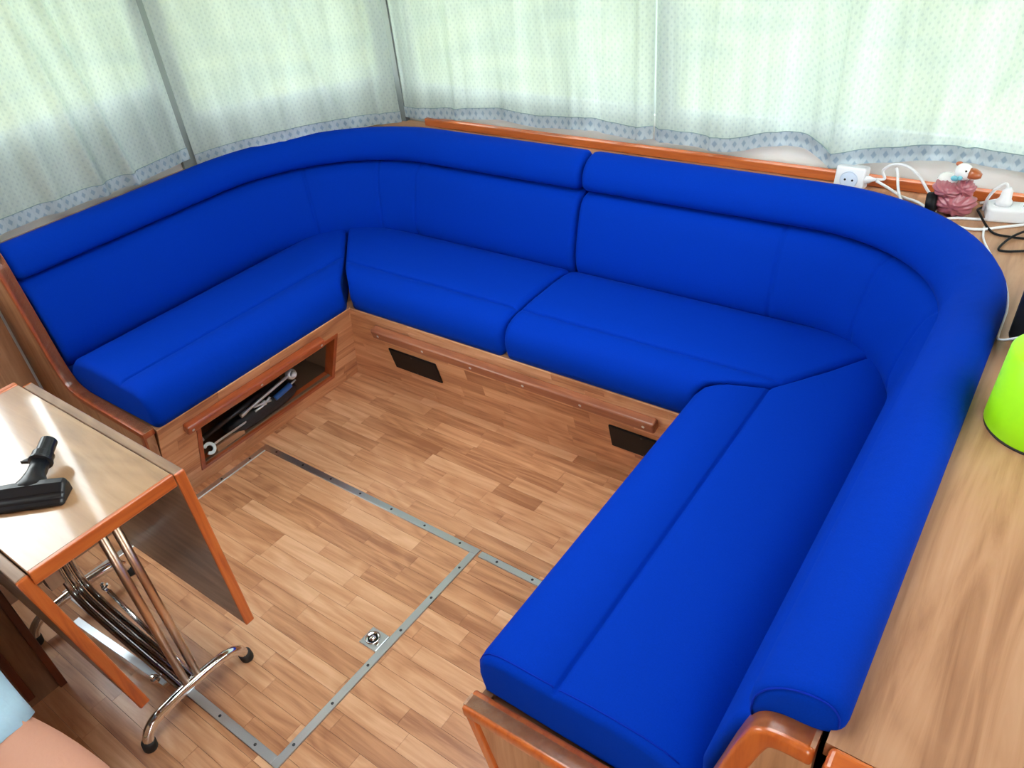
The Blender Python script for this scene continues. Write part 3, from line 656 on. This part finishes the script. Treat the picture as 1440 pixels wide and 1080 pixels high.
for x, y, z in ((0.322, -1.064, 0.178), (0.545, -1.122, 0.085)):
    mk('bolt', lathe(B(), (x, y, z), (0, -0.3, 1), [(0.009, -0.006), (0.009, 0.004), (0.005, 0.006), (0.005, 0.014), (0.002, 0.016)], 8), 'chrome', tb)
mk('mount_plate', box(B(), (0.24, -1.15, ZT-0.028), (0.64, -1.03, ZT-0.0235)), 'dark_metal', tb)

# vacuum nozzle on the table
nz = thing('vacuum_nozzle', 'black plastic upholstery vacuum nozzle lying on the table', 'nozzle', (0.525, -1.125, ZT))
hd = Vector((0.747, 0.664, 0)).normalized(); pd = Vector((-hd.y, hd.x, 0)); Cn = Vector((0.520, -1.134, ZT))
rs = []
for s, sc in ((-0.070, 0.80), (-0.067, 0.95), (-0.03, 1.0), (0.03, 1.0), (0.060, 0.96), (0.064, 0.80)):
    rs.append([Cn + hd*s + pd*(p*sc) + Vector((0, 0, z*sc + 0.001)) for p, z in ((-0.026, 0.0), (-0.027, 0.006), (-0.020, 0.010), (-0.018, 0.013), (-0.010, 0.0155), (-0.008, 0.0185), (0.006, 0.028), (0.018, 0.029), (0.022, 0.018), (0.022, 0.0))])
bm = B(); rings(bm, rs); mk('head', bm, 'blackgloss', nz, bevel=0.002)
bm = B(); rs = []
for t, w, h in ((0.0, 0.046, 0.012), (0.012, 0.036, 0.0135), (0.024, 0.024, 0.0145), (0.038, 0.0165, 0.0155), (0.065, 0.0155, 0.0155)):
    c = Cn + pd*(0.004+t) + Vector((0, 0, 0.0165+0.18*t))
    rs.append([c + hd*(w*math.cos(a)) + Vector((0, 0, h*math.sin(a))) for a in [2*math.pi*k/16 for k in range(16)]])
rings(bm, rs); mk('neck', bm, 'blackgloss', nz, True)
ax = (pd + Vector((0, 0, 0.18))).normalized(); c0 = Cn + pd*0.066 + Vector((0, 0, 0.029))
cl = mk('collar', lathe(B(), c0, ax, [(0.0155, 0), (0.0205, 0.002), (0.0205, 0.006), (0.0185, 0.007), (0.0185, 0.020), (0.016, 0.021)], 20), 'blackgloss', nz, bevel=0.0006)
mk('collar_tab', prism(B(), [c0 - hd*0.018 + ax*0.002, c0 - hd*0.034 + ax*0.004, c0 - hd*0.018 + ax*0.012], (0, 0, 0.006)), 'blackgloss', cl)
mk('pipe', lathe(B(), c0 + ax*0.018, ax, [(0.0150, 0), (0.0145, 0.034), (0.0115, 0.034), (0.0112, 0.006)], 20), 'blackgloss', nz, bevel=0.0005)

# ------------------------------------------------------------------ tools in the compartment
def tool(name, label, cat, loc): return thing(name, label, cat, loc, None)
zf = zb
t = tool('socket_wrench', 'chrome ratchet wrench with round head lying across the black pouch', 'wrench', (0.01, -0.35, zf+0.07))
A, E_ = Vector((0.030, -0.475, zf+0.066)), Vector((0.030, -0.285, zf+0.092))
mk('handle', tube(B(), [A, A.lerp(E_, 0.15), A.lerp(E_, 0.55), E_], 0.006, 10, 3, rad=lambda k: 0.0068 if k < 0.25 else 0.0048), 'steel', t, True)
d_ = (E_-A).normalized()
mk('ratchet_head', lathe(B(), E_ + d_*0.012 + Vector((-0.010, 0, -0.004)), (1, 0.1, 0.2), [(0.013, 0), (0.0165, 0.002), (0.0165, 0.016), (0.012, 0.019)], 18), 'steel', t, True)
mk('drive_socket', lathe(B(), E_ + d_*0.012 + Vector((0.008, 0, 0.001)), (1, 0.2, 0.0), [(0.010, 0), (0.010, 0.010), (0.007, 0.011), (0.006, 0.004)], 16), 'steel', t, True)
t = tool('open_spanner', 'steel open ended spanner, jaw by the compartment\'s near corner', 'spanner', (0.0, -0.52, zf))
bm = B(); O = Vector((0.028, -0.598, zf+0.032))
obox(bm, O + Vector((-0.006, 0.020, -0.005)), (0.006, 0.0, 0.006), (0.0, 0.115, 0.0), (0.004, 0, 0.010)); mk('shank', bm, 'steel', t, bevel=0.002)
ring_ = []
for k in range(15):
    a = math.radians(35 + 290*k/14); ring_.append((a, 0.019))
pts_o = [Vector((0, -math.cos(a)*r, math.sin(a)*r)) for a, r in ring_]; pts_i = [Vector((0, -math.cos(a)*0.009, math.sin(a)*0.009)) for a, r in ring_][::-1]
tilt = Matrix.Rotation(math.radians(-38), 3, 'Y')
mk('jaw', prism(B(), [O + tilt @ p for p in pts_o + pts_i], tilt @ Vector((0.008, 0, 0))), 'steel', t, bevel=0.001)
t = tool('steel_bar', 'long grey steel bar tool lying behind the ratchet wrench', 'tool', (-0.02, -0.5, zf))
mk('bar', tube(B(), [(0.010, -0.600, zf+0.062), (0.004, -0.30, zf+0.080)], 0.008, 10), 'dark_metal', t, True)
mk('bar_tip', tube(B(), [(0.0102, -0.612, zf+0.0615), (0.010, -0.596, zf+0.0625)], 0.0085, 10), 'steel', t, True)
mk('long_rod', tube(B(), [(-0.012, -0.56, zf+0.095), (-0.012, -0.32, zf+0.112)], 0.007, 8), 'steel', t, True)
def pouch_fn(p): return Vector((p.x, p.y, p.z*(1+0.12*math.sin(40*p.y))))
bm = B(); blob(bm, (-0.010, -0.385, zf+0.029), 0.042, 0.135, 0.029, 20, fn=lambda p: Vector((math.copysign(abs(p.x/0.042)**0.6, p.x)*0.042, math.copysign(abs(p.y/0.135)**0.6, p.y)*0.135, math.copysign(abs(p.z/0.029)**0.7, p.z)*0.029)))
tag(mk('tool_pouch', bm, 'pouch', None, True), 'black soft tool pouch under the wrenches in the compartment', 'pouch')
t = tool('pliers', 'small bright pliers lying on the black pouch', 'pliers', (0.02, -0.40, zf+0.06))
for s in (-1, 1):
    mk('grip', tube(B(), [(0.026, -0.425, zf+0.056+0.008*s), (0.030, -0.392, zf+0.0565+0.003*s), (0.030, -0.365, zf+0.058-0.006*s)], 0.0036, 8, 4), 'steel', t, True)
mk('pivot', lathe(B(), (0.028, -0.388, zf+0.057), (1, 0, 0.5), [(0.008, -0.003), (0.008, 0.004), (0.005, 0.006)], 12), 'steel', t, True)
t = tool('screwdriver', 'screwdriver with blue handle at the end of the black pouch', 'screwdriver', (0.02, -0.31, zf+0.05))
mk('handle', tube(B(), [(0.030, -0.350, zf+0.050), (0.030, -0.335, zf+0.052), (0.030, -0.300, zf+0.057), (0.029, -0.285, zf+0.059)], 0.009, 10, 3), 'bluetool', t, True)
mk('blade', tube(B(), [(0.029, -0.290, zf+0.058), (0.028, -0.262, zf+0.063)], 0.003, 8), 'steel', t, True)
t = mk('wooden_block', box(B(), (0.000, -0.575, zf), (0.024, -0.475, zf+0.020)), 'lam_y', None, bevel=0.002)
tag(t, 'small wooden block on the compartment floor beside the spanner jaw', 'wood block')

# ------------------------------------------------------------------ shelf clutter
t = thing('wall_socket', 'white square double socket box on the back trim beside cables', 'socket', (1.39, 0.49, ZH+0.01))
so = Vector((1.354, 0.462, ZH-0.001)); U = Vector((0.068, -0.005, 0)); Vz = Vector((0.0, 0.012, 0.050)); Wn = Vector((0.003, 0.036, -0.006))
mk('box', obox(B(), so, U, Vz, Wn), 'white', t, bevel=0.005, seg=3)
nn = U.cross(Vz).normalized()
cc = so + U*0.5 + Vz*0.42 + nn*0.0005
fc = mk('socket_face', lathe(B(), cc, nn, [(0.0205, -0.002), (0.0205, 0.0012), (0.019, 0.0022), (0.018, 0.0006)], 24), 'socketface', t)
for s in (-1, 1): mk('pin_hole', lathe(B(), cc + U.normalized()*0.0085*s + nn*0.0004, nn, [(0.0026, -0.001), (0.0026, 0.0006)], 10), 'black', fc)
mk('side_plug', lathe(B(), (1.420, 0.474, ZH+0.022), (1, 0.1, 0.1), [(0.009, 0), (0.009, 0.010), (0.005, 0.018), (0.0035, 0.026)], 12), 'white', t, True)
def cable(label, pts, r=0.0032, mat='white'):
    o = mk('cable', tube(B(), pts, r, 8, 6), mat, None, True); tag(o, label, 'cable'); return o
h = ZH + 0.0033
cable('white cable looping from the socket towards the goose figurine and back', [(1.445, 0.477, ZH+0.025), (1.462, 0.484, ZH+0.026), (1.455, 0.484, ZH+0.045), (1.475, 0.485, ZH+0.062), (1.505, 0.482, ZH+0.062), (1.535, 0.475, ZH+0.045), (1.560, 0.466, ZH+0.018), (1.58, 0.462, h)])
cable('white cable crossing in front of the trim to the figurine base', [(1.447, 0.475, ZH+0.022), (1.475, 0.462, ZH+0.016), (1.51, 0.448, h+0.002), (1.545, 0.435, h), (1.566, 0.413, h), (1.56, 0.395, h), (1.530, 0.400, h), (1.505, 0.437, ZH+0.02), (1.490, 0.468, ZH+0.048), (1.484, 0.476, ZH+0.058)])
cable('white cable lying in a flat loop between backrest and power strip', [(1.665, 0.475, h), (1.70, 0.487, h+0.008), (1.735, 0.484, h)])
cable('white cable bent along the front of the power strip', [(1.765, 0.398, h), (1.720, 0.362, h), (1.690, 0.338, h), (1.655, 0.334, h), (1.622, 0.362, h), (1.640, 0.378, h), (1.672, 0.386, h), (1.690, 0.392, h)])
cable('thin white cord dropping past the power strip to the lime container', [(1.694, 0.352, h), (1.702, 0.300, h-0.001), (1.722, 0.24, h), (1.765, 0.13, h), (1.784, 0.04, h), (1.7865, -0.04, h), (1.788, -0.085, h+0.004), (1.796, -0.115, ZH+0.022), (1.815, -0.165, ZH+0.06), (1.838, -0.215, ZH+0.10), (1.866, -0.262, ZH+0.128), (1.880, -0.285, ZH+0.130)], 0.0022)
cable('black cable curling round the power strip to the dark box', [(1.69, 0.47, ZH+0.004), (1.668, 0.445, h), (1.676, 0.400, ZH+0.0105), (1.71, 0.336, h), (1.745, 0.325, h), (1.785, 0.330, h), (1.85, 0.34, h), (1.90, 0.33, h)], 0.0024, 'black')
cable('black cable sweeping behind the backrest in a wide bend', [(1.88, 0.42, h), (1.80, 0.40, h), (1.755, 0.33, h+0.005), (1.735, 0.265, h), (1.750, 0.255, h), (1.79, 0.275, h), (1.86, 0.29, h), (1.91, 0.24, h)], 0.0024, 'black')
# power strip
t = thing('power_strip', 'white power strip with a plug standing in it on the side shelf', 'power strip', (1.74, 0.42, ZH))
mk('body', obox(B(), (1.690, 0.385, ZH), (0.22, 0.045, 0), (-0.012, 0.052, 0), (0, 0, 0.030)), 'white', t, bevel=0.006, seg=3)
pc = Vector((1.712, 0.417, ZH+0.029))
for k in range(4):
    c = pc + Vector((0.046, 0.0094, 0))*k
    s = mk('outlet', lathe(B(), c, (0, 0, 1), [(0.018, 0), (0.018, 0.0022), (0.016, 0.0022), (0.015, 0.0012)], 20), 'white', t)
    for q in (-1, 1): mk('pin_hole', lathe(B(), c + Vector((0.008*q, 0.002*q, 0.001)), (0, 0, 1), [(0.0024, 0), (0.0024, 0.0006)], 8), 'black', s)
pg = mk('plug', lathe(B(), pc + Vector((0, 0, 0.001)), (0.05, 0, 1), [(0.0150, 0), (0.0150, 0.010), (0.0115, 0.014), (0.0095, 0.032), (0.006, 0.038)], 16), 'white', t, True)
mk('plug_cord', tube(B(), [pc + Vector((0.001, 0, 0.036)), pc + Vector((-0.006, 0.0, 0.046)), pc + Vector((-0.022, 0.0, 0.030)), pc + Vector((-0.032, 0.004, 0.004)), pc + Vector((-0.034, 0.008, -0.020))], 0.003, 8, 6), 'white', pg, True)
# goose figurine
t = thing('goose_figurine', 'glazed goose figurine in a pink robe with orange bill on dark base', 'figurine', (1.625, 0.40, ZH))
def robe_fn(p):
    a = math.atan2(p.z, p.x); k = 1 + 0.06*math.sin(7*a + 55*p.y) + 0.06*math.sin(15*a - 120*p.x + 60*p.z) + 0.03*math.sin(260*p.z + 90*p.x)
    return p*k
bm = B(); blob(bm, (1.625, 0.400, ZH+0.028), 0.040, 0.030, 0.029, 64, fn=robe_fn); body = mk('robe', bm, 'robe', t, True)
bm = B(); blob(bm, (1.606, 0.396, ZH+0.056), 0.030, 0.026, 0.017, 64, fn=robe_fn, rot=Matrix.Rotation(0.25, 3, 'Y')); mk('robe_sleeve', bm, 'robe', body, True)
bm = B(); blob(bm, (1.637, 0.398, ZH+0.062), 0.020, 0.019, 0.020, 64, fn=robe_fn); mk('robe_collar', bm, 'robe', body, True)
mk('base', lathe(B(), (1.592, 0.392, ZH+0.024), (-1, -0.1, -0.1), [(0.018, 0), (0.023, 0.004), (0.023, 0.018), (0.019, 0.021)], 20), 'black', t, True)
bm = B(); blob(bm, (1.600, 0.410, ZH+0.072), 0.021, 0.016, 0.015, 16); mk('wing', bm, 'ceramic', t, True)
bm = B(); blob(bm, (1.629, 0.392, ZH+0.098), 0.0185, 0.0165, 0.0180, 20, fn=lambda p: Vector((p.x, p.y*(1-8*p.x), p.z*(1-8*p.x)))); hdm = mk('head', bm, 'ceramic', t, True)
rs = []
for k, (s, w, hh_) in enumerate(((0.0, 0.0125, 0.0115), (0.007, 0.0125, 0.0118), (0.013, 0.0125, 0.0105), (0.019, 0.0105, 0.0080), (0.024, 0.0060, 0.0045))):
    c = Vector((1.6385+s, 0.390-s*0.15, ZH+0.0985-s*0.12)); rs.append([c + Vector((0.12*hh_*math.sin(a), w*math.cos(a), hh_*math.sin(a))) for a in [2*math.pi*q/14 for q in range(14)]])
bm = B(); rings(bm, rs); bl_ = mk('bill', bm, 'beak', hdm, True)
for sx in (-1, 1):
    bm = B(); blob(bm, (1.6335, 0.392+0.0140*sx, ZH+0.105), 0.0022, 0.0018, 0.0022, 10); mk('eye', bm, 'black', hdm, True)
bm = B(); blob(bm, (1.616, 0.379, ZH+0.087), 0.008, 0.004, 0.006, 12); mk('bow', bm, 'bow', t, True)
bm = B(); blob(bm, (1.6255, 0.3765, ZH+0.090), 0.005, 0.003, 0.005, 12); mk('bow', bm, 'bow', t, True)
bm = B(); blob(bm, (1.616, 0.398, ZH+0.112), 0.007, 0.006, 0.005, 12); mk('crest', bm, 'beak', hdm, True)
# lime container
t = thing('lime_container', 'lime green tapered plastic container with thin dark base rim', 'container', (1.88, -0.295, ZH))
mk('shell', lathe(B(), (1.880, -0.295, ZH+0.003), (0, 0, 1), [(0.060, 0.0), (0.0735, 0.0), (0.0760, 0.003), (0.0700, 0.118), (0.067, 0.122), (0.040, 0.124)], 48), 'green', t, True, bevel=0.001)
mk('base_rim', lathe(B(), (1.880, -0.295, ZH), (0, 0, 1), [(0.072, 0), (0.0750, 0.0005), (0.0750, 0.003), (0.07, 0.0035)], 48), 'rubber', t, True)
mk('cord_fitting', lathe(B(), (1.880, -0.295, ZH+0.124), (0, 0, 1), [(0.030, 0), (0.030, 0.006), (0.012, 0.012), (0.006, 0.020)], 24), 'white', t, True)
# dark box
t = thing('black_box', 'black rounded plastic box standing on the side shelf by the wall cables', 'box', (1.87, 0.08, ZH))
R3 = Matrix.Rotation(math.radians(-58), 3, 'Z')
o = Vector((1.795, -0.065, ZH))
mk('body', obox(B(), o, R3 @ Vector((0.11, 0, 0)), R3 @ Vector((0, 0.20, 0)), (0.004, 0.0, 0.165)), 'black', t, bevel=0.012, seg=3)
mk('seam_line', obox(B(), o + R3 @ Vector((0.014, -0.0008, 0)) + Vector((0.004, 0, 0.030)), R3 @ Vector((0.085, 0, 0)), R3 @ Vector((0, 0.003, 0)), (0, 0, 0.0015)), 'dark_metal', t)

# ------------------------------------------------------------------ cabinet the person sits on, and the person
t = thing('stool_cabinet', 'dark wood cabinet with red brown edge trims beyond the table', 'cabinet', (0.1, -1.5, 0))
mk('body', box(B(), (-0.20, -1.80, 0.0), (0.290, -1.232, 0.372)), 'lam_dark', t)
mk('edge_trim', box(B(), (0.284, -1.238, 0.0), (0.300, -1.222, 0.375)), 'mah_deep', t, bevel=0.002)
mk('edge_trim', box(B(), (0.284, -1.300, 0.03), (0.304, -1.284, 0.375)), 'mah_deep', t, bevel=0.002)
mk('edge_trim', box(B(), (0.284, -1.80, 0.345), (0.302, -1.301, 0.375)), 'mah_deep', t, bevel=0.002)
bm = B(); box(bm, (-0.19, -1.79, 0.372), (0.33, -1.275, 0.41)); tag(mk('green_cushion', bm, 'greencloth', None, True, bevel=0.012, seg=3), 'flat green cushion under the seated person on the dark cabinet', 'cushion')

def skin_body(name, verts, edges, root, mat, parent):
    me = bpy.data.meshes.new(name); me.from_pydata([Vector(v[:3])*K for v in verts], edges, []); me.materials.append(M[mat])
    o = link(bpy.data.objects.new(name, me), parent)
    s = o.modifiers.new('skin', 'SKIN'); s.use_smooth_shade = True
    for i, v in enumerate(verts):
        sv = me.skin_vertices[0].data[i]; rx, ry = (v[3], v[4]) if len(v) > 4 else (v[3], v[3]); sv.radius = (rx*K, ry*K); sv.use_root = (i == root)
    ss = o.modifiers.new('subsurf', 'SUBSURF'); ss.levels = 2; ss.render_levels = 2
    return o
P_ = thing('person', 'person in pale blue shorts sitting beside the table, bare knee forward', 'person', (0.35, -1.5, 0.42))
V = [(0.30, -1.50, 0.50, 0.105, 0.12), (0.27, -1.50, 0.64, 0.10, 0.115), (0.28, -1.50, 0.80, 0.105, 0.125), (0.31, -1.50, 0.93, 0.095, 0.12), (0.33, -1.50, 1.00, 0.05), (0.345, -1.50, 1.045, 0.042), (0.375, -1.50, 1.11, 0.072, 0.075), (0.385, -1.50, 1.18, 0.078, 0.082), (0.375, -1.50, 1.245, 0.055)]
E = [(i, i+1) for i in range(8)]
def limb(at, pts):
    prev = at
    for p in pts: V.append(p); E.append((prev, len(V)-1)); prev = len(V)-1
    return prev
for sy, yk in ((1, -1.425), (-1, -1.64)):
    limb(0, [(0.40, -1.50+0.095*sy, 0.492, 0.085), (0.58, (yk-1.50+0.095*sy)/2, 0.490, 0.076), (0.76, yk, 0.478, 0.080), (0.90, yk+0.020*sy, 0.470, 0.098), (1.02, yk+0.026*sy, 0.466, 0.102), (1.10, yk+0.02*sy, 0.415, 0.086), (1.03, yk, 0.33, 0.060), (1.01, yk, 0.20, 0.052), (0.99, yk, 0.075, 0.034), (1.00, yk, 0.032, 0.034), (1.065, yk+0.01*sy, 0.024, 0.030, 0.022), (1.135, yk+0.012*sy, 0.018, 0.026, 0.014)])
    a = limb(3, [(0.315, -1.50+0.155*sy, 0.905, 0.058), (0.34, -1.50+0.195*sy, 0.78, 0.047), (0.38, -1.50+0.205*sy, 0.66, 0.041), (0.50, -1.50+0.17*sy, 0.625, 0.036), (0.60, -1.50+0.135*sy, 0.605, 0.026), (0.645, -1.50+0.125*sy, 0.592, 0.034, 0.018), (0.675, -1.50+0.12*sy, 0.583, 0.034, 0.015)])
    for k, (dy, ln) in enumerate(((-0.030, 0.052), (-0.010, 0.064), (0.010, 0.060), (0.029, 0.046))):
        limb(a, [(0.695, -1.50+0.12*sy+dy*0.8, 0.578, 0.0095), (0.700+ln*0.5, -1.50+0.12*sy+dy, 0.576, 0.0085), (0.702+ln, -1.50+0.12*sy+dy, 0.572, 0.007)])
    limb(a-1, [(0.655, -1.50+0.12*sy-0.036*sy, 0.586, 0.010), (0.690, -1.50+0.12*sy-0.050*sy, 0.578, 0.008)])
skin_body('body', V, E, 0, 'skin', P_)
# shorts: open legs over the thighs, one mesh with the seat part
bm = B()
for sy, yk in ((1, -1.425), (-1, -1.64)):
    rs = []
    for k in range(13):
        f = k/12; x = 0.33 + 0.47*f; y = (-1.50+0.09*sy)*(1-f) + (yk-0.002)*f; z = 0.500 - 0.024*f
        r = 0.108 - 0.018*f + 0.012*f*f
        rs.append([(x + (0.02+0.08*f)*math.sin(a), y + r*math.cos(a)*(1+0.03*math.sin(3*a+5*f)), z + r*0.86*math.sin(a)*(1+0.03*math.sin(4*a+9*f))) for a in [2*math.pi*q/24 for q in range(24)]])
    rs.append([(p[0]-0.004, yk + (p[1]-yk)*0.90, 0.476 + (p[2]-0.476)*0.90) for p in rs[-1]])
    rs.append([(p[0]-0.012, yk + (p[1]-yk)*0.70, 0.476 + (p[2]-0.476)*0.70) for p in rs[-1]])
    rings(bm, rs, cap=False)
blob(bm, (0.29, -1.50, 0.52), 0.135, 0.185, 0.105, 24)
mk('shorts', bm, 'denim', P_, True)
bm = B(); rs = []
for z, rx, ry, x in ((0.54, 0.125, 0.16, 0.285), (0.64, 0.122, 0.155, 0.272), (0.76, 0.125, 0.165, 0.28), (0.88, 0.12, 0.175, 0.30), (0.945, 0.095, 0.15, 0.318), (0.985, 0.065, 0.085, 0.33)):
    rs.append([(x + rx*math.cos(a), -1.50 + ry*math.sin(a), z) for a in [2*math.pi*q/28 for q in range(28)]])
rings(bm, rs); 
for sy in (1, -1):
    tube(bm, [(0.315, -1.50+0.12*sy, 0.93), (0.325, -1.50+0.175*sy, 0.87), (0.345, -1.50+0.20*sy, 0.76)], 0.07, 16, 4, rad=lambda k: 0.072-0.010*k)
mk('shirt', bm, 'shirt', P_, True)
bm = B(); blob(bm, (0.366, -1.50, 1.20), 0.094, 0.094, 0.092, 24, fn=lambda p: p if not (p.x > 0.02 and p.z < 0.035) else Vector((0.02, p.y*0.9, p.z))); mk('hair', bm, 'hair', P_, True)
for sy in (1, -1):
    bm = B(); blob(bm, (0.454, -1.50+0.030*sy, 1.175), 0.010, 0.012, 0.007, 12); mk('eye', bm, 'ceramic', P_, True)
    bm = B(); blob(bm, (0.375, -1.50+0.084*sy, 1.165), 0.018, 0.010, 0.026, 12); mk('ear', bm, 'skin', P_, True)
bm = B(); blob(bm, (0.466, -1.50, 1.150), 0.016, 0.012, 0.020, 12); mk('nose', bm, 'skin', P_, True)
bm = B(); blob(bm, (0.447, -1.50, 1.112), 0.008, 0.024, 0.006, 12); mk('mouth', bm, 'robe', P_, True)
